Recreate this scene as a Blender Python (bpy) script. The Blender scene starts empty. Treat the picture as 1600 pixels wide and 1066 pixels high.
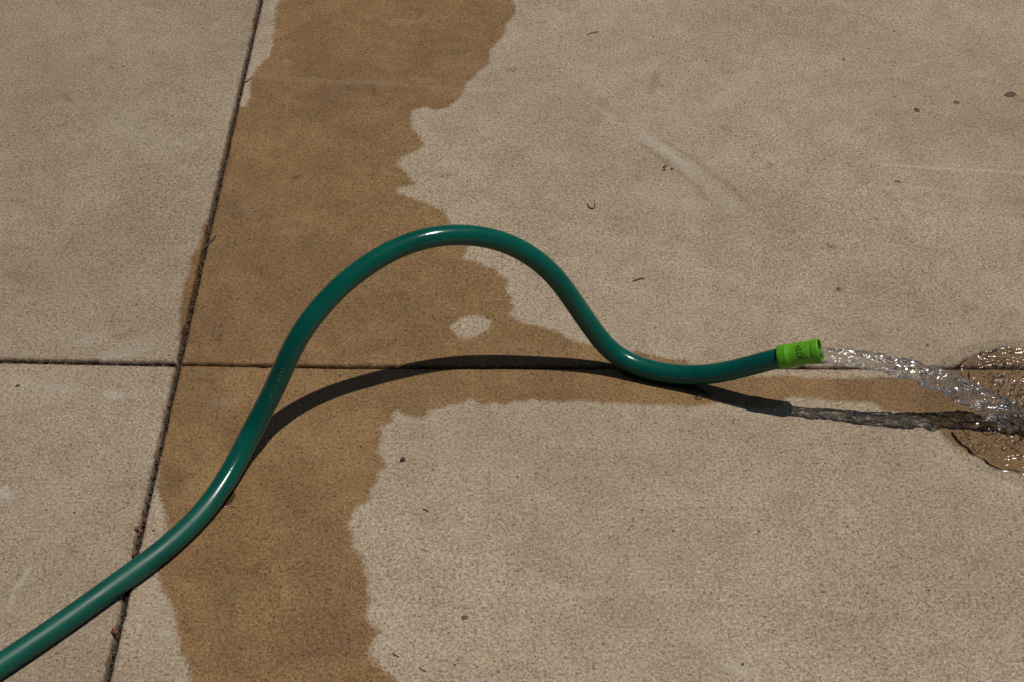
import bpy, bmesh, math, random
import numpy as np
from mathutils import Vector, noise as mnoise

random.seed(7)
np.random.seed(7)
scene = bpy.context.scene
col = scene.collection

# ------------------------------------------------------------------ camera
CAM_D, PITCH, FPX = 1.35, math.radians(42.0), 2522.0      # metres to the aim point, depression, focal length in photo pixels
cam_data = bpy.data.cameras.new('camera')
cam_data.sensor_width = 36.0
cam_data.lens = FPX / 1600.0 * 36.0
cam_data.clip_start, cam_data.clip_end = 0.02, 2000.0
cam = bpy.data.objects.new('camera', cam_data)
cam.location = (0.0, -CAM_D * math.cos(PITCH), CAM_D * math.sin(PITCH))
cam.rotation_euler = (math.radians(90.0) - PITCH, 0.0, 0.0)
col.objects.link(cam)
scene.camera = cam

# ------------------------------------------------------------------ sky, sun, exposure
SUN = Vector((0.37, 0.09, 1.0)).normalized()
elev = math.asin(SUN.z)
world = bpy.data.worlds.new('World')
scene.world = world
world.use_nodes = True
wn = world.node_tree
sky = wn.nodes.new('ShaderNodeTexSky')
sky.sky_type = 'NISHITA'
sky.sun_disc = False
sky.sun_elevation = elev
sky.sun_rotation = math.atan2(SUN.x, SUN.y)
wn.links.new(sky.outputs['Color'], wn.nodes['Background'].inputs['Color'])
wn.nodes['Background'].inputs['Strength'].default_value = 0.05
sl = bpy.data.lights.new('sun', 'SUN')
sl.energy = 5.0
sl.angle = math.radians(0.5)
sl.color = (1.0, 0.94, 0.86)
sun = bpy.data.objects.new('sun', sl)
sun.rotation_euler = SUN.to_track_quat('Z', 'Y').to_euler()
sun.location = SUN * 3
col.objects.link(sun)
scene.view_settings.view_transform = 'Standard'
scene.view_settings.look = 'None'
scene.view_settings.exposure = -0.68
scene.view_settings.gamma = 1.0
scene.view_settings.use_curve_mapping = False
scene.cycles.max_bounces = 16
scene.cycles.transmission_bounces = 14
scene.cycles.transparent_max_bounces = 16
scene.cycles.use_denoising = False
scene.cycles.sample_clamp_indirect = 1.5
scene.cycles.caustics_refractive = False
scene.cycles.caustics_reflective = False

# ------------------------------------------------------------------ helpers
_C = np.array(cam.location)
_F = np.array([0.0, math.cos(PITCH), -math.sin(PITCH)])
_U = np.array([0.0, math.sin(PITCH), math.cos(PITCH)])

def survey(u, v, z=0.0):
    """where a sight line of the photograph meets the height z: used to measure the place"""
    d = _F + np.array([1.0, 0, 0]) * (u - 800.0) / FPX + _U * (533.0 - v) / FPX
    return _C + d * (z - _C[2]) / d[2]

def mesh_obj(name, verts, faces, mat=None, parent=None, smooth=True):
    me = bpy.data.meshes.new(name)
    if isinstance(verts, np.ndarray):
        verts = verts.tolist()
    me.from_pydata(verts, [], faces)
    me.update()
    if smooth:
        me.polygons.foreach_set('use_smooth', [True] * len(me.polygons))
    if mat:
        me.materials.append(mat)
    o = bpy.data.objects.new(name, me)
    col.objects.link(o)
    if parent:
        o.parent = parent
    return o

def empty(name, loc=(0, 0, 0)):
    o = bpy.data.objects.new(name, None)
    o.empty_display_size = 0.02
    o.location = loc
    col.objects.link(o)
    return o

def tag(o, label=None, cat=None, group=None, kind=None):
    if label: o['label'] = label
    if cat: o['category'] = cat
    if group: o['group'] = group
    if kind: o['kind'] = kind
    return o

def new_mat(name):
    m = bpy.data.materials.new(name)
    m.use_nodes = True
    nt = m.node_tree
    b = nt.nodes['Principled BSDF']
    return m, nt, b

class NT:
    """short hand for node graphs"""
    def __init__(self, nt): self.nt = nt
    def n(self, t, **kw):
        x = self.nt.nodes.new(t)
        for k, v in kw.items():
            if k.startswith('i_'):
                key = k[2:]
                x.inputs[int(key) if key.isdigit() else key.replace('_', ' ')].default_value = v
            else: setattr(x, k, v)
        return x
    def l(self, a, b): self.nt.links.new(a, b)
    def math(self, op, a, b=None, c=None, clamp=False):
        x = self.n('ShaderNodeMath', operation=op); x.use_clamp = clamp
        for i, s in enumerate((a, b, c)):
            if s is None: continue
            if isinstance(s, (int, float)): x.inputs[i].default_value = s
            else: self.l(s, x.inputs[i])
        return x.outputs[0]
    def noise(self, vec, scale, detail=2.0, rough=0.5, dist=0.0):
        x = self.n('ShaderNodeTexNoise')
        x.inputs['Scale'].default_value = scale; x.inputs['Detail'].default_value = detail
        x.inputs['Roughness'].default_value = rough; x.inputs['Distortion'].default_value = dist
        self.l(vec, x.inputs['Vector'])
        return x.outputs['Fac']
    def ramp(self, f, lo, hi, a=0.0, b=1.0, smooth=True):
        x = self.n('ShaderNodeMapRange'); x.interpolation_type = 'SMOOTHSTEP' if smooth else 'LINEAR'
        self.l(f, x.inputs['Value'])
        x.inputs['From Min'].default_value = lo; x.inputs['From Max'].default_value = hi
        x.inputs['To Min'].default_value = a; x.inputs['To Max'].default_value = b
        return x.outputs[0]
    def mix(self, f, a, b, mode='MIX'):
        x = self.n('ShaderNodeMix', data_type='RGBA', blend_type=mode)
        for s, k in ((f, 0), (a, 6), (b, 7)):
            if isinstance(s, (int, float)): x.inputs[k].default_value = s
            elif isinstance(s, tuple): x.inputs[k].default_value = (*s, 1.0)
            else: self.l(s, x.inputs[k])
        return x.outputs[2]
    def attr(self, name):
        return self.n('ShaderNodeAttribute', attribute_name=name).outputs['Fac']

# ------------------------------------------------------------------ materials
def concrete_material():
    m, nt, b = new_mat('concrete')
    N = NT(nt)
    pos = N.n('ShaderNodeNewGeometry').outputs['Position']
    big = N.noise(pos, 4.5, 3.0, 0.55)
    mid = N.noise(pos, 22.0, 4.0, 0.6, 0.4)
    mid2 = N.noise(pos, 70.0, 3.0, 0.6)
    fine = N.noise(pos, 420.0, 3.0, 0.65)
    grit = N.noise(pos, 1250.0, 2.0, 0.7)
    vor = N.n('ShaderNodeTexVoronoi'); vor.inputs['Scale'].default_value = 430.0
    N.l(pos, vor.inputs['Vector'])
    # wet mask: distance to the wet outline, roughened
    sd = N.attr('wet')
    e1 = N.math('MULTIPLY', N.math('SUBTRACT', N.noise(pos, 85.0, 3.0, 0.6), 0.5), 0.0075)
    e2 = N.math('MULTIPLY', N.math('SUBTRACT', N.noise(pos, 480.0, 2.0, 0.6), 0.5), 0.0085)
    sdn = N.math('ADD', N.math('ADD', sd, e1), e2)
    wet = N.ramp(sdn, -0.0022, 0.0030)
    rim = N.math('MULTIPLY', N.ramp(sdn, -0.022, -0.001), N.ramp(sdn, -0.0004, -0.0016))
    # dry colour
    dry = N.mix(N.ramp(mid, 0.32, 0.68), (0.345, 0.285, 0.211), (0.394, 0.330, 0.250))
    dry = N.mix(N.ramp(big, 0.38, 0.62), dry, N.mix(1.0, dry, (0.90, 0.88, 0.86), 'MULTIPLY'))
    dry = N.mix(N.math('MULTIPLY', rim, 0.15), dry, (0.43, 0.375, 0.305))
    wetc = N.mix(N.ramp(mid, 0.30, 0.70), (0.205, 0.124, 0.052), (0.262, 0.166, 0.078))
    wetc = N.mix(N.ramp(N.noise(pos, 9.0, 4.0, 0.6, 0.6), 0.45, 0.72), wetc, (0.182, 0.110, 0.052))
    wetc = N.mix(N.math('MULTIPLY', N.ramp(N.noise(pos, 34.0, 4.0, 0.7, 0.5), 0.50, 0.72), 0.6), wetc, (0.150, 0.098, 0.052))
    c = N.mix(wet, dry, wetc)
    # sand and cement grain
    c = N.mix(1.0, c, N.mix(N.ramp(fine, 0.30, 0.70), (0.70, 0.64, 0.57), (1.24, 1.27, 1.30)), 'MULTIPLY')
    c = N.mix(1.0, c, N.mix(N.ramp(grit, 0.34, 0.66), (0.70, 0.685, 0.67), (1.26, 1.275, 1.29)), 'MULTIPLY')
    c = N.mix(1.0, c, N.mix(N.ramp(mid2, 0.3, 0.7), (0.95, 0.94, 0.93), (1.04, 1.04, 1.04)), 'MULTIPLY')
    tint = N.n('ShaderNodeTexNoise'); tint.inputs['Scale'].default_value = 260.0; tint.inputs['Detail'].default_value = 2.0; N.l(pos, tint.inputs['Vector'])
    c = N.mix(0.30, c, N.mix(0.5, c, tint.outputs['Color'], 'SOFT_LIGHT'))
    # brown sand grains and dark pits
    wn_ = N.n('ShaderNodeSeparateColor'); N.l(vor.outputs['Color'], wn_.inputs[0])
    grain = N.math('MULTIPLY', N.ramp(wn_.outputs[0], 0.80, 0.93), N.ramp(vor.outputs['Distance'], 0.55, 0.25))
    c = N.mix(N.math('MULTIPLY', grain, 0.85), c, N.mix(1.0, c, (0.56, 0.45, 0.33), 'MULTIPLY'))
    lgrain = N.math('MULTIPLY', N.ramp(wn_.outputs[1], 0.90, 0.97), N.ramp(vor.outputs['Distance'], 0.5, 0.2))
    c = N.mix(N.math('MULTIPLY', lgrain, 0.55), c, N.mix(1.0, c, (1.35, 1.35, 1.35), 'MULTIPLY'))
    pits = N.math('MULTIPLY', N.ramp(N.noise(pos, 260.0, 2.0, 0.55), 0.635, 0.72), N.math('MAXIMUM', N.ramp(N.noise(pos, 14.0, 2.0, 0.5), 0.36, 0.60), N.math('MULTIPLY', wet, 0.8)))
    c = N.mix(N.math('MULTIPLY', pits, 0.6), c, N.mix(1.0, c, (0.42, 0.35, 0.28), 'MULTIPLY'))
    # grime blotches
    gr = N.math('MULTIPLY', N.ramp(N.noise(pos, 38.0, 4.0, 0.65, 0.8), 0.60, 0.75), N.ramp(N.noise(pos, 7.0, 1.0), 0.42, 0.6))
    c = N.mix(N.math('MULTIPLY', gr, 0.50), c, N.mix(1.0, c, (0.74, 0.69, 0.63), 'MULTIPLY'))
    # slab by slab tone
    tone = N.n('ShaderNodeAttribute', attribute_type='OBJECT', attribute_name='tone').outputs['Fac']
    tc = N.n('ShaderNodeCombineColor')
    for i, k in enumerate((0.0, -0.013, -0.04)):
        N.l(N.math('ADD', tone, k), tc.inputs[i])
    c = N.mix(1.0, c, tc.outputs[0], 'MULTIPLY')
    # scuffs and rubbed marks (attributes laid on the slab), dark stains
    sc = N.attr('scuff')
    scm = N.math('MULTIPLY', sc, N.math('MULTIPLY', N.ramp(N.noise(pos, 300.0, 3.0, 0.7), 0.30, 0.62, 0.12, 1.0), N.ramp(N.noise(pos, 60.0, 3.0, 0.6), 0.30, 0.55, 0.55, 1.0)))
    c = N.mix(N.math('MULTIPLY', scm, 1.7, clamp=True), c, N.mix(wet, (0.43, 0.395, 0.335), (0.27, 0.205, 0.135)))
    st = N.attr('stain')
    stm = N.math('MULTIPLY', st, N.ramp(N.noise(pos, 240.0, 3.0), 0.2, 0.6, 0.4, 1.0))
    c = N.mix(stm, c, N.mix(1.0, c, (0.42, 0.35, 0.27), 'MULTIPLY'))
    # grime in the joint edges
    ed = N.attr('edge')
    edm = N.math('MULTIPLY', ed, N.ramp(N.noise(pos, 190.0, 3.0), 0.35, 0.65))
    c = N.mix(edm, c, N.mix(1.0, c, (0.45, 0.36, 0.27), 'MULTIPLY'))
    N.l(c, b.inputs['Base Color'])
    N.l(N.math('ADD', N.math('MULTIPLY', wet, -0.25), 0.92), b.inputs['Roughness'])
    b.inputs['Specular IOR Level'].default_value = 0.25
    bump = N.n('ShaderNodeBump'); bump.inputs['Strength'].default_value = 0.75; bump.inputs['Distance'].default_value = 0.0012
    h = N.math('ADD', N.math('MULTIPLY', fine, 0.7), N.math('MULTIPLY', grit, 0.35))
    h = N.math('SUBTRACT', h, N.math('MULTIPLY', pits, 0.8))
    N.l(h, bump.inputs['Height']); N.l(bump.outputs[0], b.inputs['Normal'])
    return m

def plain(name, rgb, rough=0.7, var=0.25, scale=300.0, spec=0.3):
    m, nt, b = new_mat(name)
    N = NT(nt)
    pos = N.n('ShaderNodeNewGeometry').outputs['Position']
    f = N.ramp(N.noise(pos, scale, 3.0), 0.3, 0.7)
    N.l(N.mix(f, tuple(x * (1 - var) for x in rgb), tuple(min(1, x * (1 + var)) for x in rgb)), b.inputs['Base Color'])
    b.inputs['Roughness'].default_value = rough
    b.inputs['Specular IOR Level'].default_value = spec
    bump = N.n('ShaderNodeBump'); bump.inputs['Strength'].default_value = 0.4; bump.inputs['Distance'].default_value = 0.0006
    N.l(N.noise(pos, scale * 2, 2.0), bump.inputs['Height']); N.l(bump.outputs[0], b.inputs['Normal'])
    return m

def hose_material():
    m, nt, b = new_mat('green_rubber')
    N = NT(nt)
    pos = N.n('ShaderNodeNewGeometry').outputs['Position']
    f = N.noise(pos, 30.0, 3.0, 0.6)
    g = N.noise(pos, 700.0, 2.0, 0.5)
    c = N.mix(N.ramp(f, 0.3, 0.7), (0.0007, 0.064, 0.046), (0.0012, 0.081, 0.058))
    c = N.mix(N.math('MULTIPLY', N.ramp(g, 0.62, 0.75), 0.07), c, (0.07, 0.15, 0.12))          # dust in the skin
    sc = N.math('MULTIPLY', N.ramp(N.noise(pos, 120.0, 4.0, 0.7, 1.5), 0.66, 0.74), N.ramp(N.noise(pos, 14.0, 2.0), 0.5, 0.65))
    c = N.mix(N.math('MULTIPLY', sc, 0.22), c, (0.20, 0.24, 0.20))                            # rubbed places
    N.l(c, b.inputs['Base Color'])
    dust = N.attr('dust')                                                                    # the stretch lying on dry concrete is dusty
    N.l(N.math('ADD', N.ramp(f, 0.25, 0.75, 0.15, 0.23), N.math('MULTIPLY', dust, 0.26)), b.inputs['Roughness'])
    b.inputs['Specular IOR Level'].default_value = 0.34
    bump = N.n('ShaderNodeBump'); bump.inputs['Strength'].default_value = 0.06; bump.inputs['Distance'].default_value = 0.0008
    N.l(N.math('ADD', g, N.math('MULTIPLY', N.noise(pos, 180.0, 2.0), 1.5)), bump.inputs['Height'])
    N.l(bump.outputs[0], b.inputs['Normal'])
    return m

def water_material(name, clear=(0.05, 0.6), patch=110.0, gloss=0.10, bump=(420.0, 0.35), ior=1.333, boost=1.0):
    """water: refraction, a patchy share of light that passes straight through the thin sheet, and a Fresnel mirror coat"""
    m = bpy.data.materials.new(name); m.use_nodes = True
    nt = m.node_tree; nt.nodes.clear(); N = NT(nt)
    out = N.n('ShaderNodeOutputMaterial')
    pos = N.n('ShaderNodeNewGeometry').outputs['Position']
    bp = N.n('ShaderNodeBump'); bp.inputs['Strength'].default_value = bump[1]; bp.inputs['Distance'].default_value = 0.0015
    N.l(N.noise(pos, bump[0], 1.0, 0.5, 0.5), bp.inputs['Height'])
    r = N.n('ShaderNodeBsdfRefraction'); r.inputs['IOR'].default_value = ior; r.inputs['Roughness'].default_value = 0.0
    t = N.n('ShaderNodeBsdfTransparent')
    cl = N.ramp(N.noise(pos, patch, 2.0, 0.5), 0.50, 0.61, clear[0], clear[1])
    at = N.attr('rim')                               # steep sheets bend light more than they pass
    cl = N.math('MULTIPLY', cl, N.math('SUBTRACT', 1.0, at))
    m1 = N.n('ShaderNodeMixShader'); N.l(cl, m1.inputs[0]); N.l(r.outputs[0], m1.inputs[1]); N.l(t.outputs[0], m1.inputs[2])
    g = N.n('ShaderNodeBsdfGlossy'); g.inputs['Roughness'].default_value = gloss
    N.l(bp.outputs[0], g.inputs['Normal'])
    fr = N.n('ShaderNodeFresnel'); fr.inputs['IOR'].default_value = ior; N.l(bp.outputs[0], fr.inputs['Normal'])
    f = N.math('MULTIPLY', fr.outputs[0], boost, clamp=True)
    m2 = N.n('ShaderNodeMixShader'); N.l(f, m2.inputs[0]); N.l(m1.outputs[0], m2.inputs[1]); N.l(g.outputs[0], m2.inputs[2])
    N.l(m2.outputs[0], out.inputs['Surface'])
    return m

def bubble_material():
    m = bpy.data.materials.new('bubble_film'); m.use_nodes = True
    nt = m.node_tree; nt.nodes.clear(); N = NT(nt)
    out = N.n('ShaderNodeOutputMaterial')
    t = N.n('ShaderNodeBsdfTransparent'); t.inputs[0].default_value = (0.97, 0.97, 0.97, 1)
    g = N.n('ShaderNodeBsdfGlossy'); g.inputs['Roughness'].default_value = 0.18
    lw = N.n('ShaderNodeFresnel'); lw.inputs['IOR'].default_value = 1.5
    mx = N.n('ShaderNodeMixShader')
    N.l(N.math('MULTIPLY', lw.outputs[0], 0.6, clamp=True), mx.inputs[0]); N.l(t.outputs[0], mx.inputs[1]); N.l(g.outputs[0], mx.inputs[2])
    N.l(mx.outputs[0], out.inputs['Surface'])
    return m

M_CON = concrete_material()
M_SOIL = plain('joint_soil', (0.030, 0.020, 0.013), 0.9, 0.4, 400.0)
M_GRIT = plain('grit', (0.085, 0.050, 0.028), 0.6, 0.5, 500.0, 0.5)
M_HOSE = hose_material()
M_LIME = plain('lime_plastic', (0.095, 0.335, 0.010), 0.42, 0.10, 120.0, 0.4)
M_INK = plain('dark_ink', (0.018, 0.050, 0.008), 0.6, 0.2, 300.0)
M_YELLOW = plain('faded_yellow_ink', (0.16, 0.19, 0.03), 0.5, 0.4, 800.0)
M_TWIG = plain('dry_twig', (0.085, 0.062, 0.045), 0.8, 0.4, 500.0)
M_STRAW = plain('dry_straw', (0.24, 0.135, 0.060), 0.7, 0.3, 500.0)
M_RUST = plain('reddish_flake', (0.155, 0.062, 0.030), 0.75, 0.35, 500.0)
M_DIRT = plain('dark_dirt', (0.090, 0.070, 0.050), 0.9, 0.4, 400.0)
M_PALE = plain('pale_chip', (0.36, 0.325, 0.275), 0.8, 0.12, 300.0)
M_STREAM = water_material('stream_water', (0.42, 0.98), 190.0, 0.22, (300.0, 0.16), 1.333, 4.5)
M_PUDDLE = water_material('puddle_water', (0.90, 0.96), 90.0, 0.17, (300.0, 0.15), 1.333, 1.5)
M_BEAD = water_material('bead_water', (0.25, 0.30), 100.0, 0.10, (200.0, 0.0), 1.333, 0.7)
M_BUBBLE = bubble_material()

# ------------------------------------------------------------------ ground and slabs
gv = [(-300, -300, -0.012), (300, -300, -0.012), (300, 300, -0.012), (-300, 300, -0.012)]
tag(mesh_obj('ground', gv, [(0, 1, 2, 3)], M_SOIL, smooth=False), kind='structure')

WET = [(803,0),(806,20),(791,40),(790,53),(778,67),(766,80),(765,100),(750,110),(733,127),(725,137),(723,150),(706,162),(703,168),(680,172),(666,167),(643,173),
 (645,200),(656,213),(665,223),(656,233),(626,245),(621,257),(636,270),(650,287),(623,293),(620,302),(643,308),(666,317),(693,330),(703,343),(720,365),(733,387),
 (725,402),(746,410),(773,420),(792,438),(793,452),(801,468),(803,480),(798,490),(813,502),(843,510),(873,518),(890,530),(917,537),(950,545),(982,549),(1007,551),
 (1034,558),(1060,562),(1075,561),(1078,569),(1100,580),(1150,590),(1217,586),(1262,589),(1305,591),(1362,590),(1372,587),(1400,589),(1437,592),(1458,590),(1474,578),
 (1500,573),(1520,566),(1545,559),(1600,552),(1660,552),(1740,570),(1790,610),(1800,660),(1740,715),(1660,733),(1600,727),(1550,717),(1505,706),(1474,684),
 (1462,664),(1450,655),(1425,650),(1400,645),(1380,640),(1362,629),(1325,629),(1300,629),(1262,622),(1232,620),(1225,625),(1222,634),(1190,640),(1150,634),(1120,630),(1115,632),(1090,636),
 (1050,634),(1000,632),(950,630),(910,627),(877,628),(834,625),(810,627),(787,632),(773,630),(755,633),(733,622),(727,629),(697,633),(673,642),(663,654),(653,655),
 (633,650),(620,642),(611,651),(616,659),(596,669),(596,689),(590,709),(598,716),(604,731),(593,738),(590,754),(580,764),(581,781),(561,789),(551,804),(545,821),
 (550,838),(553,854),(566,874),(571,891),(576,918),(575,944),(573,966),(583,978),(595,988),(583,1008),(576,1024),(590,1038),(613,1058),(630,1075),(655,1120),(660,1200),
 (320,1200),(305,1120),(297,1066),(293,1038),(280,1018),(277,978),(267,941),(253,924),(248,901),(250,860),(260,818),(253,794),(247,774),(245,758),(247,740),(248,708),
 (262,640),(279,568),(280,542),(280,489),(285,448),(297,422),(297,405),(311,382),(314,355),(328,340),(345,265),(364,172),(370,168),(383,167),(390,150),(390,133),
 (397,110),(420,87),(427,70),(425,57),(430,33),(430,13),(436,0),(452,-60),(480,-200),(500,-330),(840,-330),(832,-200),(815,-60)]
HOLE = [(703,510),(720,497),(746,492),(768,502),(763,513),(746,522),(730,529),(713,523)]

def world_xy(pts): return np.array([survey(u, v)[:2] for u, v in pts])

def signed(P, poly):
    """distance to the outline, positive inside"""
    a = poly; b = np.roll(poly, -1, axis=0)
    d = np.full(len(P), 1e9); inside = np.zeros(len(P), bool)
    for (ax, ay), (bx, by) in zip(a, b):
        ex, ey = bx - ax, by - ay
        wx, wy = P[:, 0] - ax, P[:, 1] - ay
        t = np.clip((wx * ex + wy * ey) / (ex * ex + ey * ey + 1e-18), 0, 1)
        d = np.minimum(d, (wx - t * ex) ** 2 + (wy - t * ey) ** 2)
        c = (ay > P[:, 1]) != (by > P[:, 1])
        if abs(ey) > 1e-12:
            inside ^= c & (P[:, 0] < ax + (P[:, 1] - ay) * ex / ey)
    d = np.sqrt(d)
    return np.where(inside, d, -d)

WET_W, HOLE_W = world_xy(WET), world_xy(HOLE)

def line_field(P, pts, w, soft=1.0):
    a = world_xy(pts)
    d = np.full(len(P), 1e9)
    for (ax, ay), (bx, by) in zip(a[:-1], a[1:]):
        ex, ey = bx - ax, by - ay
        wx, wy = P[:, 0] - ax, P[:, 1] - ay
        t = np.clip((wx * ex + wy * ey) / (ex * ex + ey * ey + 1e-18), 0, 1)
        d = np.minimum(d, (wx - t * ex) ** 2 + (wy - t * ey) ** 2)
    return np.exp(-d / (w * w) * soft)

# rubbed pale marks and dark marks seen on the slabs: (outline in survey pixels, half width in m, strength)
SCUFFS = [([(930,165),(985,200),(1040,232)], 0.004, 0.30), ([(1000,208),(1050,243),(1085,270)], 0.0070, 0.38), ([(1060,252),(1110,294),(1145,322)], 0.0080, 0.24),
 ([(1380,257),(1450,262),(1600,270)], 0.0022, 0.45), ([(1380,293),(1440,294),(1540,310)], 0.0030, 0.28), ([(860,915),(895,928),(955,927)], 0.0016, 0.40),
 ([(817,930),(813,962)], 0.0013, 0.40), ([(1070,997),(1115,997)], 0.0016, 0.35), ([(45,890),(22,925),(14,950)], 0.0025, 0.40), ([(395,118),(450,122),(720,139),(790,140)], 0.0026, 0.25),
 ([(335,330),(300,480)], 0.0018, 0.12), ([(445,95),(452,98)], 0.0030, 0.45), ([(170,614),(184,618)], 0.0048, 0.55), ([(125,533),(140,535)], 0.009, 0.25),
 ([(380,322),(388,328)], 0.0035, 0.35), ([(340,628),(358,634)], 0.006, 0.35), ([(255,988),(262,990)], 0.003, 0.6), ([(0,770),(10,775)], 0.006, 0.5),
 ([(450,150),(447,185)], 0.0011, 0.30), ([(455,155),(470,165)], 0.0011, 0.30), ([(1140,1040),(1165,1050)], 0.005, 0.4), ([(1430,102),(1450,93)], 0.0016, 0.35),
 ([(1570,1010),(1590,985)], 0.0018, 0.35), ([(700,1075),(820,1050)], 0.0015, 0.25), ([(1100,820),(1108,822)], 0.002, 0.4), ([(560,60),(640,75)], 0.0018, 0.2),
 ([(540,128),(600,130)], 0.006, 0.22), ([(1000,300),(1080,330)], 0.012, 0.15), ([(180,190),(260,230)], 0.02, 0.12), ([(1180,110),(1110,170)], 0.006, 0.18),
 ([(1285,950),(1360,955)], 0.0016, 0.3), ([(160,560),(220,545)], 0.008, 0.22), ([(20,600),(120,610)], 0.010, 0.16), ([(300,585),(410,590)], 0.0022, 0.15)]
STAINS = [([(103,150),(107,156)], 0.0038, 0.55), ([(90,196),(104,195)], 0.0022, 0.55), ([(20,428),(32,430)], 0.007, 0.35), ([(1000,224),(1060,268),(1090,292),(1105,312)], 0.0022, 0.42),
 ([(1040,222),(1075,243),(1135,288),(1175,325)], 0.0022, 0.36), ([(1150,175),(1135,205)], 0.008, 0.20), ([(985,200),(950,170)], 0.004, 0.2), ([(795,110),(805,109)], 0.0045, 0.45),
 ([(690,273),(698,274)], 0.0045, 0.45), ([(582,135),(586,148)], 0.0035, 0.6), ([(650,15),(660,18)], 0.005, 0.45), ([(625,460),(627,462)], 0.0055, 0.5),
 ([(1310,452),(1312,453)], 0.0042, 0.75), ([(1298,385),(1300,387)], 0.0042, 0.6), ([(995,275),(998,280)], 0.0032, 0.4), ([(1200,262),(1206,258)], 0.003, 0.5),
 ([(1515,78),(1517,80)], 0.003, 0.4), ([(1500,195),(1600,190)], 0.016, 0.18), ([(1590,155),(1600,158)], 0.006, 0.4), ([(275,750),(262,735)], 0.007, 0.40), ([(270,940),(300,1000)], 0.012, 0.30),
 ([(345,525),(341,533)], 0.0028, 0.65), ([(310,593),(313,596)], 0.0025, 0.6), ([(470,275),(460,277)], 0.0028, 0.7), ([(370,700),(365,660)], 0.006, 0.2), ([(330,600),(320,585)], 0.005, 0.3),
 ([(1015,145),(1025,115)], 0.004, 0.35), ([(1340,205),(1360,200)], 0.004, 0.35), ([(940,155),(935,190)], 0.005, 0.25), ([(660,360),(680,410)], 0.008, 0.15), ([(1505,860),(1550,880)], 0.012, 0.15),
 ([(405,420),(412,430)], 0.004, 0.4), ([(210,520),(180,525)], 0.004, 0.35), ([(440,1020),(470,1040)], 0.012, 0.22), ([(330,860),(350,1000)], 0.020, 0.16), ([(1500,615),(1555,590)], 0.006, 0.25)]

# the pool under the water stream: a ragged ring round the landing place
PC = survey(1612, 642, 0.0)[:2]
PR = 0.0705
def rim_radius(a):
    return PR * (1 + 0.075 * mnoise.noise(Vector((math.cos(a) * 1.9, math.sin(a) * 1.9, 3.3))) + 0.045 * mnoise.noise(Vector((math.cos(a) * 6, math.sin(a) * 6, 8.1))) + 0.02 * mnoise.noise(Vector((math.cos(a) * 17, math.sin(a) * 17, 2.1))))
RIM_T = np.array([rim_radius(a) for a in np.linspace(-math.pi, math.pi, 721)])

J_X = -0.2751          # the long joint
JUNC_Y = -0.0276       # where the cross joint meets it

def cross_y(x):        # the cross joint bends a touch at the crossing
    x = np.asarray(x, float)
    return np.where(x < J_X, JUNC_Y + (x - J_X) * (-0.0237 - JUNC_Y) / (-0.4226 - J_X), np.interp(x, [J_X, -0.14, 0.42, 1.0], [JUNC_Y, -0.0312, -0.0326, -0.0330]))

def wob(s, seed):
    return np.array([mnoise.noise(Vector((x * 60.0, seed, 0.3))) * 0.5 + mnoise.noise(Vector((x * 210.0, seed + 7, 0.1))) * 0.5 + max(0.0, mnoise.noise(Vector((x * 95.0, seed + 3, 1.7))) - 0.35) * 3.0 for x in s])

EDGE = [(0.0, -0.016), (0.0, -0.0034), (0.0004, -0.0016), (0.0010, -0.0007), (0.0018, -0.0002), (0.0030, 0.0)]
VIS_X, VIS_Y = (-0.66, 0.66), (-0.46, 0.68)
STEP = 0.002

def axis(lo, hi, vis):
    """grid lines from edge to edge: an edge profile at both ends, 2 mm steps where the photo looks, wide steps beyond"""
    pos = [(lo + d, z, 0) for d, z in EDGE]
    xs = []
    x = lo + 0.005
    while x < hi - 0.0045:
        xs.append(x)
        inside = vis[0] <= x <= vis[1]
        x += STEP if inside else (0.03 if (vis[0] - 0.2 < x < vis[1] + 0.2) else 0.1)
    if vis[0] > lo:                      # do not overshoot the start of the fine part
        xs = [q for q in xs if q < vis[0] - 1e-6] + list(np.arange(vis[0], min(vis[1], hi - 0.0045), STEP)) + [q for q in xs if q > vis[1]]
    pos += [(q, 0.0, 1) for q in xs]
    pos += [(hi - d, z, 2) for d, z in reversed(EDGE)]
    return pos

pavement = tag(empty('pavement'), kind='structure')

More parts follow.
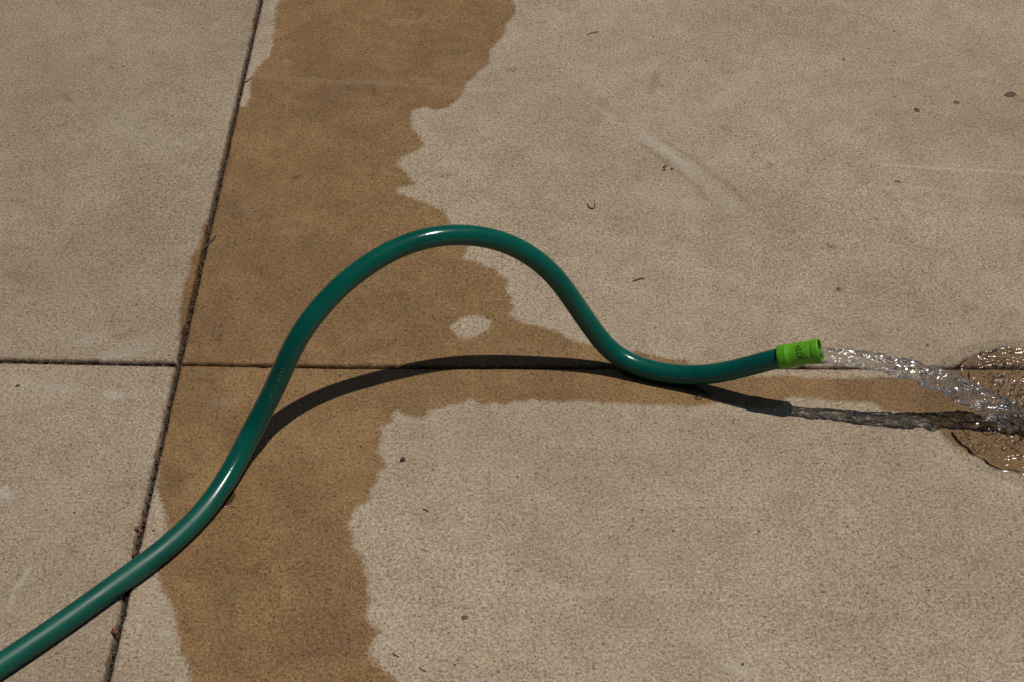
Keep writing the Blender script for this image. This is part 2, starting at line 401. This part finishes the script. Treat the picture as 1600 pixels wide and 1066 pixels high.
def slab(x0, x1, ylo, yhi, tone, seed, half_x, half_lo, half_hi):
    """ylo, yhi: functions of x (or constants) for the near and far edges; half_*: half widths of the joints"""
    c0 = float(ylo(0.5 * (x0 + x1))) if callable(ylo) else ylo
    c1 = float(yhi(0.5 * (x0 + x1))) if callable(yhi) else yhi
    ax = axis(x0, x1, VIS_X); ay = axis(c0, c1, VIS_Y)
    X = np.array([a[0] for a in ax]); Y = np.array([a[0] for a in ay])
    ZX = np.array([a[1] for a in ax]); ZY = np.array([a[1] for a in ay])
    gx, gy = np.meshgrid(X, Y)
    z = np.minimum(ZX[None, :], ZY[:, None]) + 0 * gx
    dl, dr = gx - x0, x1 - gx
    db, dt = gy - c0, c1 - gy
    fall = lambda d: np.clip(1 - d / 0.004, 0, 1)
    wl, wr = wob(Y, seed), wob(Y, seed + 11.0)
    wb, wt = wob(X, seed + 23.0), wob(X, seed + 37.0)
    A = 0.0011
    ox = fall(dl) * (A * wl[:, None]) - fall(dr) * (A * wr[:, None])
    oy = fall(db) * (A * wb[None, :]) - fall(dt) * (A * wt[None, :])
    # bend the near and far edges to the real lines
    vy = (gy - c0) / (c1 - c0)
    lo = ylo(X) if callable(ylo) else np.full_like(X, ylo)
    hi = yhi(X) if callable(yhi) else np.full_like(X, yhi)
    g = gy + (lo - c0)[None, :] * np.exp(-db / 0.25) + (hi - c1)[None, :] * np.exp(-dt / 0.25)
    gx = gx + ox; g = g + oy
    # gentle unevenness of the trowelled surface
    z = z + 0.00035 * np.sin(gx * 9.1 + seed) * np.cos(g * 7.3 + seed)
    ny, nx = gx.shape
    V = np.stack([gx.ravel(), g.ravel(), z.ravel()], 1)
    i = np.arange(ny - 1)[:, None] * nx + np.arange(nx - 1)[None, :]
    Fq = np.stack([i, i + 1, i + 1 + nx, i + nx], -1).reshape(-1, 4)
    me = bpy.data.meshes.new('concrete_slab')
    me.vertices.add(len(V)); me.vertices.foreach_set('co', V.ravel())
    me.loops.add(Fq.size); me.loops.foreach_set('vertex_index', Fq.ravel().astype(np.int32))
    me.polygons.add(len(Fq)); me.polygons.foreach_set('loop_start', np.arange(0, Fq.size, 4, dtype=np.int32))
    me.polygons.foreach_set('use_smooth', np.ones(len(Fq), bool))
    me.update(calc_edges=True)
    me.materials.append(M_CON)
    P = V[:, :2]
    wet = np.minimum(signed(P, WET_W), -signed(P, HOLE_W))
    rel = P - PC[None, :]
    wet = np.maximum(wet, np.interp(np.arctan2(rel[:, 1], rel[:, 0]), np.linspace(-math.pi, math.pi, 721), RIM_T) + 0.0040 - np.hypot(rel[:, 0], rel[:, 1]))
    sc = np.zeros(len(P)); st = np.zeros(len(P))
    for pts, w, k in SCUFFS: sc = np.maximum(sc, k * line_field(P, pts, w))
    for pts, w, k in STAINS: st = np.maximum(st, k * line_field(P, pts, w))
    ed = np.clip(1 - np.minimum(np.minimum(dl, dr), np.minimum(db, dt)).ravel() / 0.004, 0, 1) ** 1.5
    for nm, arr in (('wet', np.clip(wet, -0.08, 0.08)), ('scuff', sc), ('stain', st), ('edge', ed * 0.8)):
        at = me.attributes.new(nm, 'FLOAT', 'POINT'); at.data.foreach_set('value', arr.astype(np.float32))
    o = bpy.data.objects.new('concrete_slab', me)
    col.objects.link(o); o.parent = pavement
    o['tone'] = tone
    return o

HX = 0.0020
SL = 1.22
slab(J_X - SL, J_X - HX, lambda x: cross_y(x) + 0.0022, JUNC_Y + SL, 0.83, 1.3, HX, 0.0022, 0.002)
slab(J_X + HX, J_X + SL, lambda x: cross_y(x) + 0.0013, JUNC_Y + SL, 0.96, 5.1, HX, 0.0009, 0.002)
slab(J_X - SL, J_X - HX, JUNC_Y - SL, lambda x: cross_y(x) - 0.0022, 0.88, 9.7, HX, 0.002, 0.0022)
slab(J_X + HX, J_X + SL, JUNC_Y - SL, lambda x: cross_y(x) - 0.0012, 1.0, 14.9, HX, 0.002, 0.0009)
# the pavement goes on beyond the frame
def far_slab_mesh():
    h = SL / 2 - 0.0025
    bm = bmesh.new()
    bmesh.ops.create_cube(bm, size=1.0)
    bmesh.ops.scale(bm, vec=(2 * h, 2 * h, 0.016), verts=bm.verts)
    bmesh.ops.translate(bm, vec=(0, 0, -0.008), verts=bm.verts)
    bmesh.ops.bevel(bm, geom=[e for e in bm.edges if all(v.co.z > -0.001 for v in e.verts)], offset=0.003, segments=2, affect='EDGES')
    me = bpy.data.meshes.new('concrete_slab'); bm.to_mesh(me); bm.free(); me.materials.append(M_CON)
    at = me.attributes.new('wet', 'FLOAT', 'POINT')
    at.data.foreach_set('value', np.full(len(me.vertices), -0.08, np.float32))
    return me
fsm = far_slab_mesh()
for ix in range(-4, 4):
    for iy in range(-3, 4):
        if ix in (-1, 0) and iy in (-1, 0): continue
        o = bpy.data.objects.new('concrete_slab', fsm)
        o.location = (J_X + (ix + 0.5) * SL, JUNC_Y + (iy + 0.5) * SL, 0)
        o['tone'] = random.uniform(0.9, 1.0)
        col.objects.link(o); o.parent = pavement

# grit lodged in the joints
def lumps(name, items, mat, parent=None, sub=1):
    """items: (x, y, z, size) -> irregular small stones joined in one mesh"""
    V, Fc = [], []
    bm = bmesh.new(); bmesh.ops.create_icosphere(bm, subdivisions=sub, radius=1.0)
    base = [v.co.copy() for v in bm.verts]; fs = [[v.index for v in f.verts] for f in bm.faces]; bm.free()
    for (x, y, z, s) in items:
        off = len(V); k = random.random() * 50; sq = random.uniform(0.5, 0.9); st = random.uniform(0.7, 1.4); an = random.random() * 6.28
        for c in base:
            r = 1 + 0.45 * mnoise.noise(c * 1.3 + Vector((k, k * 2, 0)))
            px, py = c.x * r * st, c.y * r
            V.append((x + s * (px * math.cos(an) - py * math.sin(an)), y + s * (px * math.sin(an) + py * math.cos(an)), z + s * c.z * r * sq))
        Fc += [[i + off for i in f] for f in fs]
    return mesh_obj(name, V, Fc, mat, parent, smooth=False)

items = []
for _ in range(520):
    y = random.uniform(-0.40, 0.60); items.append((J_X + random.gauss(0, 0.0010), y, -0.0062 + random.uniform(0, 0.0040), random.uniform(0.0004, 0.0011)))
for _ in range(330):
    x = random.uniform(-0.45, J_X); items.append((x, float(cross_y(x)) + random.gauss(0, 0.0010), -0.0065 + random.uniform(0, 0.0035), random.uniform(0.0004, 0.0011)))
for _ in range(160):
    x = random.uniform(J_X, 0.45); items.append((x, float(cross_y(x)) + random.gauss(0, 0.0004), -0.006 + random.uniform(0, 0.002), random.uniform(0.0003, 0.0006)))
tag(lumps('joint_grit', items, M_GRIT), kind='stuff')
tag(mesh_obj('joint_soil', [(J_X - .004, -1.2, -.0085), (J_X + .004, -1.2, -.0085), (J_X + .004, 1.15, -.0085), (J_X - .004, 1.15, -.0085)], [(0, 1, 2, 3)], M_SOIL, smooth=False), kind='stuff')

# ------------------------------------------------------------------ garden hose
R = 0.0081
HOSE = [(-150,1133,R),(0,1040,R),(100,973,R),(200,901,R),(250,865,R),(300,820,R),(325,792,.0090),(347,761,.0122),(372,718,.0180),(394,672.6,.0300),(419,627.6,.0485),(440,582.5,.070),
 (468,521.7,.0975),(518,460,.1165),(560,423.5,.1262),(611,391,.1345),(661,372.5,.1378),(712,366,.1340),(762.5,370.5,.125),(813,388.5,.111),(864,427,.088),(902,480,.0568),
 (937,530,.0275),(950,547,.0183),(982,568,.0092),(1025,581,.0083),(1075,587,.0098),(1125,583,.0195),(1175,570.5,.0338),(1218,558.5,.0468)]
ctrl = [survey(u, v, h) for u, v, h in HOSE]
ctrl = [ctrl[0] + np.array([-0.50, -0.32, 0]), ctrl[0] + np.array([-0.20, -0.15, 0])] + ctrl
TIP = survey(1281.5, 547.3, 0.0590)
ctrl.append(ctrl[-1] + (TIP - ctrl[-1]) * 0.45)

def spline(pts, step, smooth=0):
    pts = np.array(pts, float)
    P = np.vstack([2 * pts[0] - pts[1], pts, 2 * pts[-1] - pts[-2]])
    out = []
    for i in range(1, len(P) - 2):
        p0, p1, p2, p3 = P[i - 1:i + 3]
        for t in np.linspace(0, 1, 40, endpoint=False):
            out.append(0.5 * ((2 * p1) + (-p0 + p2) * t + (2 * p0 - 5 * p1 + 4 * p2 - p3) * t * t + (-p0 + 3 * p1 - 3 * p2 + p3) * t ** 3))
    out.append(P[-2])
    out = np.array(out)
    s = np.concatenate([[0], np.cumsum(np.linalg.norm(np.diff(out, axis=0), axis=1))])
    q = np.linspace(0, s[-1], int(s[-1] / step) + 1)
    out = np.stack([np.interp(q, s, out[:, k]) for k in range(3)], 1)
    if smooth:
        w = np.exp(-0.5 * (np.arange(-3 * smooth, 3 * smooth + 1) / smooth) ** 2); w /= w.sum()
        pad = 3 * smooth
        ext = np.vstack([2 * out[0] - out[pad:0:-1], out, 2 * out[-1] - out[-2:-pad - 2:-1]])
        out = np.stack([np.convolve(ext[:, k], w, 'valid') for k in range(3)], 1)
    return out

def frames(path):
    T = np.gradient(path, axis=0); T /= np.linalg.norm(T, axis=1)[:, None]
    n = np.cross(T[0], [0, 0, 1.0]); n /= np.linalg.norm(n)
    Ns, Bs = [], []
    for t in T:
        n = n - t * (n @ t); n /= np.linalg.norm(n)
        Ns.append(n.copy()); Bs.append(np.cross(t, n))
    return T, np.array(Ns), np.array(Bs)

def tube(path, radius, seg, disp=None, cap=True):
    T, Nn, B = frames(path)
    V = []
    for i, p in enumerate(path):
        r = radius[i] if hasattr(radius, '__len__') else radius
        for k in range(seg):
            a = 2 * math.pi * k / seg
            rr = r if disp is None else r * disp(i, a)
            V.append(p + rr * (math.cos(a) * Nn[i] + math.sin(a) * B[i]))
    Fc = [(i * seg + k, i * seg + (k + 1) % seg, (i + 1) * seg + (k + 1) % seg, (i + 1) * seg + k) for i in range(len(path) - 1) for k in range(seg)]
    if cap:
        Fc.append(tuple(range(seg - 1, -1, -1))); Fc.append(tuple((len(path) - 1) * seg + k for k in range(seg)))
    return np.array(V), Fc

path = spline(ctrl, 0.0015, 9)
path[:, 2] = np.maximum(path[:, 2], R + 0.0002)
hose = tag(empty('garden_hose', tuple(survey(347, 761, 0))), 'dark green garden hose arching off the pavement with lime green open end', 'hose')
def under(o, root):                 # parent without moving
    o.parent = root; o.matrix_parent_inverse = root.matrix_basis.inverted()
bpy.context.view_layer.update()
def child(root, name, verts, faces, mat, smooth=True):
    L = Vector(root.location) if root.parent is None else Vector(root.parent.location)
    verts = [(v[0] - L.x, v[1] - L.y, v[2] - L.z) for v in verts]
    return mesh_obj(name, verts, faces, mat, root, smooth)
V, Fc = tube(path, R, 40)
tube_o = child(hose, 'hose_tube', V, Fc, M_HOSE)
k0 = int(np.argmin(np.linalg.norm(path - survey(333, 780, R), axis=1)))
dv = np.clip((k0 - np.arange(len(path))) / 20.0 + 0.5, 0, 1)
at = tube_o.data.attributes.new('dust', 'FLOAT', 'POINT'); at.data.foreach_set('value', np.repeat(dv, 40).astype(np.float32))

# coupling: a lathe on the hose's own axis
base = survey(1218, 558.5, 0.0468)
axis_d = TIP - base; length = np.linalg.norm(axis_d); axis_d /= length
sx = np.cross(axis_d, [0, 0, 1.0]); sx /= np.linalg.norm(sx); sy = np.cross(sx, axis_d)
L0 = length
PROFILE = [(-0.0002, 0.0080), (-0.0004, 0.0091), (0.0002, 0.0095), (0.0030, 0.0096), (0.0056, 0.0095), (0.0060, 0.0096), (0.0065, 0.0096), (0.0069, 0.0093), (0.0120, 0.0092), (0.0180, 0.0092), (0.0235, 0.0092),
 (0.0252, 0.0093), (0.0256, 0.0091), (0.0261, 0.0091), (0.0265, 0.0094), (L0 - 0.0040, 0.0095), (L0 - 0.0010, 0.0096), (L0, 0.0095), (L0 + 0.0003, 0.0091), (L0, 0.0083), (L0 - 0.0008, 0.0080), (L0 - 0.006, 0.0077), (L0 - 0.016, 0.0072), (L0 - 0.024, 0.0064), (L0 - 0.0245, 0.0005)]
def collar_pt(a, r, th): return base + axis_d * a + r * (math.cos(th) * sx + math.sin(th) * sy)
seg = 56
V = [collar_pt(a, r, 2 * math.pi * k / seg) for a, r in PROFILE for k in range(seg)]
Fc = [(i * seg + k, i * seg + (k + 1) % seg, (i + 1) * seg + (k + 1) % seg, (i + 1) * seg + k) for i in range(len(PROFILE) - 1) for k in range(seg)]
coupling = child(hose, 'coupling', V, Fc, M_LIME)
coupling['label'] = 'lime green plastic end with a faint dark printed mark'
# small dark print that runs round the coupling, too faint to read: strokes as (axial mm, angle deg) lines
ca = math.degrees(math.atan2(-_F @ sy, -_F @ sx))        # the side turned to the camera's station
STROKES = [[(15.6, 40), (19.0, 40)], [(16.0, 46), (18.4, 44)], [(15.4, 30), (19.4, 30)], [(15.4, 30), (15.6, 12)], [(19.4, 30), (19.6, 14)], [(15.6, 21), (19.4, 21)],
 [(15.6, 6), (19.6, 8)], [(15.6, 6), (15.8, -9)], [(19.6, 8), (19.8, -7)], [(15.8, -9), (19.8, -7)], [(16.4, -16), (20.0, -14)], [(16.4, -16), (16.4, -26)], [(18.4, -15), (18.4, -25)], [(20.0, -14), (20.2, -26)],
 [(21.2, 0), (21.6, -8)], [(21.4, -14), (21.8, -22)]]
V, Fc = [], []
prof_r = lambda a: np.interp(a, [q[0] for q in PROFILE[:17]], [q[1] for q in PROFILE[:17]]) + 0.00012
for (a0, t0), (a1, t1) in STROKES:
    n = 7; w = 0.00030
    da, dt = (a1 - a0) / 1000, math.radians(t1 - t0) * 0.0088
    ln = math.hypot(da, dt); pa, pt = -dt / ln * w, da / ln * w
    off = len(V)
    for i in range(n):
        f = i / (n - 1)
        a = (a0 + (a1 - a0) * f) / 1000; th = math.radians(ca + t0 + (t1 - t0) * f)
        for s in (-1, 1):
            aa = a + s * pa; V.append(collar_pt(aa, prof_r(aa), th + s * pt / 0.0088))
    Fc += [(off + 2 * i, off + 2 * i + 1, off + 2 * i + 3, off + 2 * i + 2) for i in range(n - 1)]
child(coupling, 'printed_mark', V, Fc, M_INK)
# worn yellow print on the hose
T, Nn, B = frames(path)
V, Fc = [], []
i0 = int(np.argmin(np.linalg.norm(path - survey(432, 597, .074), axis=1)))
for k in range(9):
    i = i0 - 10 + k * 2 + random.choice((0, 1))
    out = -_F - T[i] * (-_F @ T[i]); out /= np.linalg.norm(out); side = np.cross(T[i], out)
    out = out * math.cos(0.12) + side * math.sin(0.12); side = np.cross(T[i], out)
    ln, w = random.uniform(.0004, .0010), random.uniform(.00025, .0006)
    c = path[i] + out * (R + 0.00008); off = len(V)
    V += [c - T[i] * ln - side * w, c + T[i] * ln - side * w, c + T[i] * ln + side * w, c - T[i] * ln + side * w]
    Fc.append((off, off + 1, off + 2, off + 3))
child(tube_o, 'worn_print', V, Fc, M_YELLOW, smooth=False)

# ------------------------------------------------------------------ running water
STREAM = [(1266,558,.0540,.0053),(1283,555.5,.0562,.0058),(1310,557,.0562,.0060),(1340,561,.0553,.0064),(1370,566,.0538,.0068),(1400,573,.0514,.0073),(1430,581,.0480,.0078),
 (1469,593,.0416,.0086),(1500,608,.0325,.0090),(1530,622,.0245,.0092),(1554,636,.0167,.0092),(1580,650,.0094,.0094),(1598,660,.0038,.0105),(1608,666,.0012,.0120)]
sp = spline([survey(u, v, h) for u, v, h, r in STREAM], 0.0007, 6)
srad = np.interp(np.linspace(0, 1, len(sp)), np.linspace(0, 1, len(STREAM)), [q[3] for q in STREAM])
def stream_disp(i, a):
    f = i / len(sp); s = i * 0.0007
    ca_, sa_ = math.cos(a + s * 22), math.sin(a + s * 22)
    n1 = mnoise.noise(Vector((ca_ * 1.3, sa_ * 1.3, s * 62)))
    n2 = mnoise.noise(Vector((ca_ * 2.6 + 5, sa_ * 2.2, s * 115)))
    n3 = mnoise.noise(Vector((ca_ * 4.6 + 9, sa_ * 4.6, s * 330)))
    g = 0.75 + 0.55 * f
    return 1 + g * (0.32 * n1 + 0.30 * n2 + 0.14 * n3)
V, Fc = tube(sp, srad, 64, stream_disp)
stream = tag(empty('water_stream', (sp[0][0], sp[0][1], 0)), 'clear water stream pouring from the lime green hose end', 'water')
child(stream, 'jet', V, Fc, M_STREAM)

def sphere_data(sub):
    bm = bmesh.new(); bmesh.ops.create_icosphere(bm, subdivisions=sub, radius=1.0)
    vs = np.array([v.co[:] for v in bm.verts]); fs = [[v.index for v in f.verts] for f in bm.faces]; bm.free()
    return vs, fs
SV, SF = sphere_data(3); SV2, SF2 = sphere_data(2)
def blobs(items, sv=SV2, sf=SF2):
    V, Fc = [], []
    for (c, r) in items:
        off = len(V); V += (sv * r + np.array(c)).tolist(); Fc += [[i + off for i in f] for f in sf]
    return V, Fc
T, Nn, B = frames(sp)
air = []
for _ in range(330):
    i = random.randrange(38, len(sp) - 10); a = random.random() * 6.28; q = srad[i] * stream_disp(i, a) * random.uniform(0.93, 1.02)
    air.append((sp[i] + q * (math.cos(a) * Nn[i] + math.sin(a) * B[i]), random.uniform(.0003, .0010)))
V, Fc = blobs(air)
tag(child(stream, 'air_bubbles', V, Fc, M_BUBBLE), kind='stuff')
drops = []
for _ in range(42):
    i = random.randrange(60, len(sp)); a = random.random() * 6.28; q = srad[i] * random.uniform(1.1, 1.5)
    c = sp[i] + q * (math.cos(a) * Nn[i] + math.sin(a) * B[i])
    if c[2] > 0.002: drops.append((c, random.uniform(.0003, .0009)))
V, Fc = blobs(drops)
tag(child(stream, 'droplets', V, Fc, M_BEAD), kind='stuff')

# pool where the stream lands: a thin sheet inside a standing ring
pool = tag(empty('splash_pool', (PC[0], PC[1], 0)), 'shallow round pool with a standing rim where the stream lands', 'puddle')
nr, na = 110, 360
IMPACT = survey(1594, 652, 0.0)
V = []
def pool_h(x, y, r, a):
    rim_r = rim_radius(a)
    d = r - rim_r
    left = max(0.0, min(1.0, (math.radians(34) - abs(a - math.radians(167.5))) / math.radians(9)))      # the ring is broken where the stream comes in
    amp = (1 - left) * (0.95 + 0.55 * mnoise.noise(Vector((math.cos(a) * 3.1, math.sin(a) * 3.1, 6.6))))
    h = 0.0009 + 0.0024 * amp * math.exp(-(d / 0.0034) ** 2) * (1 + 0.35 * mnoise.noise(Vector((x * 90, y * 90, 5))))
    h += 0.0019 * amp * math.exp(-((d + 0.011 + 0.006 * mnoise.noise(Vector((math.cos(a) * 4, math.sin(a) * 4, 1.1)))) / 0.0024) ** 2)
    inner = max(0.0, 1 - r / (PR * 0.95))
    h += (0.0018 * mnoise.noise(Vector((x * 120, y * 120, 1))) + 0.0013 * mnoise.noise(Vector((x * 260, y * 260, 4)))) * min(1, inner * 2.2)
    h += 0.00022 * mnoise.noise(Vector((x * 420, y * 420, 2)))
    q = math.hypot(x - IMPACT[0], y - IMPACT[1])
    h += math.exp(-(q / 0.017) ** 2) * (0.0035 + 0.0035 * mnoise.noise(Vector((x * 170, y * 170, 9))) + 0.002 * mnoise.noise(Vector((x * 380, y * 380, 9))))
    edge = max(0.0, min(1.0, (rim_r + 0.0055 - r) / (0.0048 + 0.030 * left)))
    return max(h, 0.00035) * (edge ** 0.5) + 0.0004
RM = PR * 1.20
for j in range(nr + 1):
    r = RM * (j / nr) ** 0.85
    for k in range(na):
        a = 2 * math.pi * k / na
        x, y = PC[0] + r * math.cos(a), PC[1] + r * math.sin(a)
        V.append((x, y, pool_h(x, y, r, a)))
Fc = [(j * na + k, (j + 1) * na + k, (j + 1) * na + (k + 1) % na, j * na + (k + 1) % na) for j in range(nr) for k in range(na)]
sheet = child(pool, 'water_sheet', V, Fc, M_PUDDLE)
zz = np.array(V)[:, 2].reshape(nr + 1, na)
slope = np.abs(np.gradient(zz, axis=0)) / (RM / nr)
at = sheet.data.attributes.new('rim', 'FLOAT', 'POINT'); at.data.foreach_set('value', np.clip(slope * 0.55 - 0.10, 0, 0.38).ravel().astype(np.float32))
# foam bubbles riding on the pool: each its own part
bub_me = None
spots = [(1560,596,.0052),(1543,672,.0046),(1470,648,.0030),(1585,612,.0040),(1573,618,.0032),(1592,600,.0036),(1552,608,.0026),(1567,606,.0022),(1596,622,.0044),(1578,632,.0030),(1580,690,.0040),(1560,688,.0028),
 (1545,697,.0026),(1598,690,.0034),(1570,700,.0022),(1515,697,.0034),(1525,704,.0026),(1535,705,.0030),(1593,709,.0024),(1560,678,.0022),(1588,580,.0032),(1596,572,.0026),(1541,563,.0034),(1552,566,.0022),(1549,585,.0020),
 (1584,600,.0018),(1538,690,.0018),(1604,640,.0050),(1612,620,.0040),(1616,690,.0040),(1625,600,.0036),(1630,670,.0040),(1505,686,.0020),(1576,583,.0018),(1590,700,.0020),(1564,584,.0016)]
sm = bpy.data.meshes.new('bubble'); sm.from_pydata((SV).tolist(), [], SF); sm.polygons.foreach_set('use_smooth', [True] * len(sm.polygons)); sm.materials.append(M_BUBBLE)
for u, v, r in spots:
    p = survey(u, v, 0.0015)
    o = bpy.data.objects.new('bubble', sm); col.objects.link(o); o.parent = pool
    o.location = (p[0] - PC[0], p[1] - PC[1], 0.0012); o.scale = (r, r, r * 0.8)
fl = []
for _ in range(340):
    a, q = random.uniform(0, 6.28), random.random() ** 0.6 * PR * 0.93
    fl.append(((PC[0] + q * math.cos(a), PC[1] + q * math.sin(a), 0.0016), random.uniform(.0004, .0012)))
V, Fc = blobs(fl)
tag(child(pool, 'froth', V, Fc, M_BEAD), kind='stuff')

# water held under the hose
def under_hose(u0, u1, n):
    i0 = int(np.argmin(np.linalg.norm(path - survey(u0, np.interp(u0, [q[0] for q in HOSE], [q[1] for q in HOSE]), R), axis=1)))
    i1 = int(np.argmin(np.linalg.norm(path - survey(u1, np.interp(u1, [q[0] for q in HOSE], [q[1] for q in HOSE]), R), axis=1)))
    return [np.array([path[i][0], path[i][1], 0.0]) for i in np.linspace(i0, i1, n).astype(int)]
def bead(name, pts, widths, heights, label, n=120):
    p = spline(pts, 0.0008, 3)
    m = len(p); w = np.interp(np.linspace(0, 1, m), np.linspace(0, 1, len(widths)), widths); h = np.interp(np.linspace(0, 1, m), np.linspace(0, 1, len(heights)), heights)
    T, Nn, _ = frames(p); K = 18; V, Fc = [], []
    for i in range(m):
        for k in range(K + 1):
            f = -1 + 2 * k / K
            q = p[i] + Nn[i] * w[i] * f
            V.append((q[0], q[1], 0.0003 + h[i] * max(0.0, 1 - f * f) ** 0.45))
    S = K + 1
    Fc = [(i * S + k, i * S + k + 1, (i + 1) * S + k + 1, (i + 1) * S + k) for i in range(m - 1) for k in range(K)]
    return tag(mesh_obj(name, V, Fc, M_BEAD), label, 'water', 'water beads held under the hose')
bead_o = bead('water_bead', under_hose(960, 1078, 6) + [np.array([0.1575, -0.0640, 0.0]), np.array([0.1600, -0.0662, 0.0])], [.0010,.0058,.0068,.0070,.0070,.0068,.0056,.0040,.0008], [.0004,.0007,.0009,.0011,.0012,.0013,.0018,.0020,.0004], 'thin water bead clinging under the hose where it touches down near its open end')
dc = survey(1092, 622.0, 0.0)
child_v = [(dc[0] + 0.0030 * x, dc[1] + 0.0026 * y, 0.0003 + 0.0024 * max(z, 0.0)) for x, y, z in SV]
mesh_obj('drop', child_v, SF, M_PUDDLE, bead_o)
bead('water_bead', under_hose(330, 356, 4), [.0004,.0066,.0084,.0072,.0004], [.0003,.0008,.0010,.0008,.0003], 'small water bead under the hose bend beside the long joint')

# ------------------------------------------------------------------ litter on the slabs
def stick(name, pts, r, mat, label, cat='twig', zs=None):
    p = spline([survey(u, v, (zs[i] if zs else r)) for i, (u, v) in enumerate(pts)], max(r * 0.6, 0.0004))
    m = len(p)
    V, Fc = tube(p, [r * (0.55 + 0.45 * math.sin(math.pi * (0.15 + 0.75 * i / m))) for i in range(m)], 8)
    c = p[m // 2]
    o = mesh_obj(name, [(v[0] - c[0], v[1] - c[1], v[2]) for v in V], Fc, mat); o.location = (c[0], c[1], 0)
    return tag(o, label, cat, 'twigs littering the concrete' if cat == 'twig' else None)
stick('twig', [(989,439),(998,436),(1006,434)], .0007, M_TWIG, 'straight dark twig on dry concrete right of the hose arch')
stick('straw', [(917,54),(926,51),(936,49)], .0008, M_STRAW, 'short orange straw sliver on dry concrete at the top of the photo', 'straw')
stick('twig', [(378,127),(386,127),(395,120)], .0006, M_TWIG, 'tiny bent twig beside the long joint near the top')
stick('twig', [(316,389),(324,382),(332,374),(338,367)], .0008, M_TWIG, 'thin forked twig lying across the long joint', zs=[.001, .0012, .002, .003])
stick('twig', [(918,318),(921,324),(928,325),(930,317)], .0006, M_TWIG, 'small hooked twig curl on dry concrete above the hose')
stick('twig', [(660,795),(665,797),(670,800)], .0006, M_TWIG, 'tiny brown twig on dry concrete right of the lower wet edge')
stick('twig', [(614,1021),(618,1024),(624,1027)], .0006, M_RUST, 'reddish sliver close to the wet edge near the bottom')
stick('twig', [(656,1044),(660,1047),(667,1050)], .0006, M_RUST, 'reddish brown sliver near the bottom edge of the photo')
stick('twig', [(1398,284),(1403,283),(1407,285)], .0006, M_TWIG, 'tiny dark sliver between two pale scratches at right')

def crumb(name, u, v, s, mat, label, cat, flat=0.45, n=1, spread=0.0):
    c = survey(u, v)
    its = [(random.gauss(0, spread), random.gauss(0, spread * 0.9), s * flat * 0.5, s * random.uniform(0.7, 1.1)) for _ in range(n)]
    o = lumps(name, its, mat, sub=2)
    o.location = (c[0], c[1], 0.0); o.scale = (1, 1, flat / 0.7)
    return tag(o, label, cat, 'dirt crumbs scattered on the slabs' if cat == 'dirt' else None)
crumb('dirt_crumb', 1433, 172, .0038, M_DIRT, 'dark dirt spot, lowest and leftmost of the three at upper right', 'dirt', 0.25)
crumb('dirt_crumb', 1495, 160, .0027, M_RUST, 'brownish dirt spot between two darker ones at upper right', 'dirt', 0.25)
crumb('dirt_crumb', 1579, 147, .0042, M_DIRT, 'largest dark dirt spot close to the upper right corner', 'dirt', 0.22, 3, .0022)
crumb('seed', 630, 720, .0022, M_TWIG, 'dark round seed on the wet edge below the hose arch', 'seed', 0.8)
crumb('dry_flake', 726, 966, .0026, M_RUST, 'reddish brown leaf flake on dry concrete near the bottom', 'leaf flake', 0.3)
o = crumb('dead_insect', 1043, 264, .0013, M_TWIG, 'small dark crumpled insect beside the pale scuff', 'insect', 0.7, 7, .0026)
crumb('dirt_crumb', 1310, 452, .0016, M_DIRT, 'small dark speck on dry concrete above the hose end', 'dirt', 0.4, 3, .0012)
crumb('dirt_crumb', 1298, 386, .0014, M_DIRT, 'small dark speck higher above the hose end', 'dirt', 0.4, 2, .001)
crumb('dirt_crumb', 179, 988, .0021, M_RUST, 'reddish crumb in the long joint below the hose', 'dirt', 0.7)
crumb('dirt_crumb', 214, 866, .0014, M_RUST, 'reddish crumb at the joint just above the hose', 'dirt', 0.7, 3, .0014)
crumb('dirt_crumb', 219, 826, .0015, M_RUST, 'brown crumbs on the left lip of the long joint', 'dirt', 0.6, 4, .0018)
crumb('concrete_chip', 4, 771, .0035, M_PALE, 'pale concrete chip at the left edge of the photo', 'chip', 0.3, 3, .003)
crumb('dirt_crumb', 28, 603, .0016, M_TWIG, 'small brown crumb on the lower left slab', 'dirt', 0.6)
crumb('dirt_crumb', 1003, 798, .0008, M_DIRT, 'tiny dark speck alone on dry concrete at lower right', 'dirt', 0.5)

# loose sand and specks blown over the slabs
sand = []
for _ in range(300):
    x, y = random.uniform(-0.56, 0.56), random.uniform(-0.36, 0.56)
    if abs(x - J_X) < 0.004 or math.hypot(x - PC[0], y - PC[1]) < 0.09: continue
    sand.append((x, y, 0.0003, random.choice((.0003, .0004, .0004, .0005, .0007, .0010))))
tag(lumps('sand_grains', sand, M_DIRT), kind='stuff')
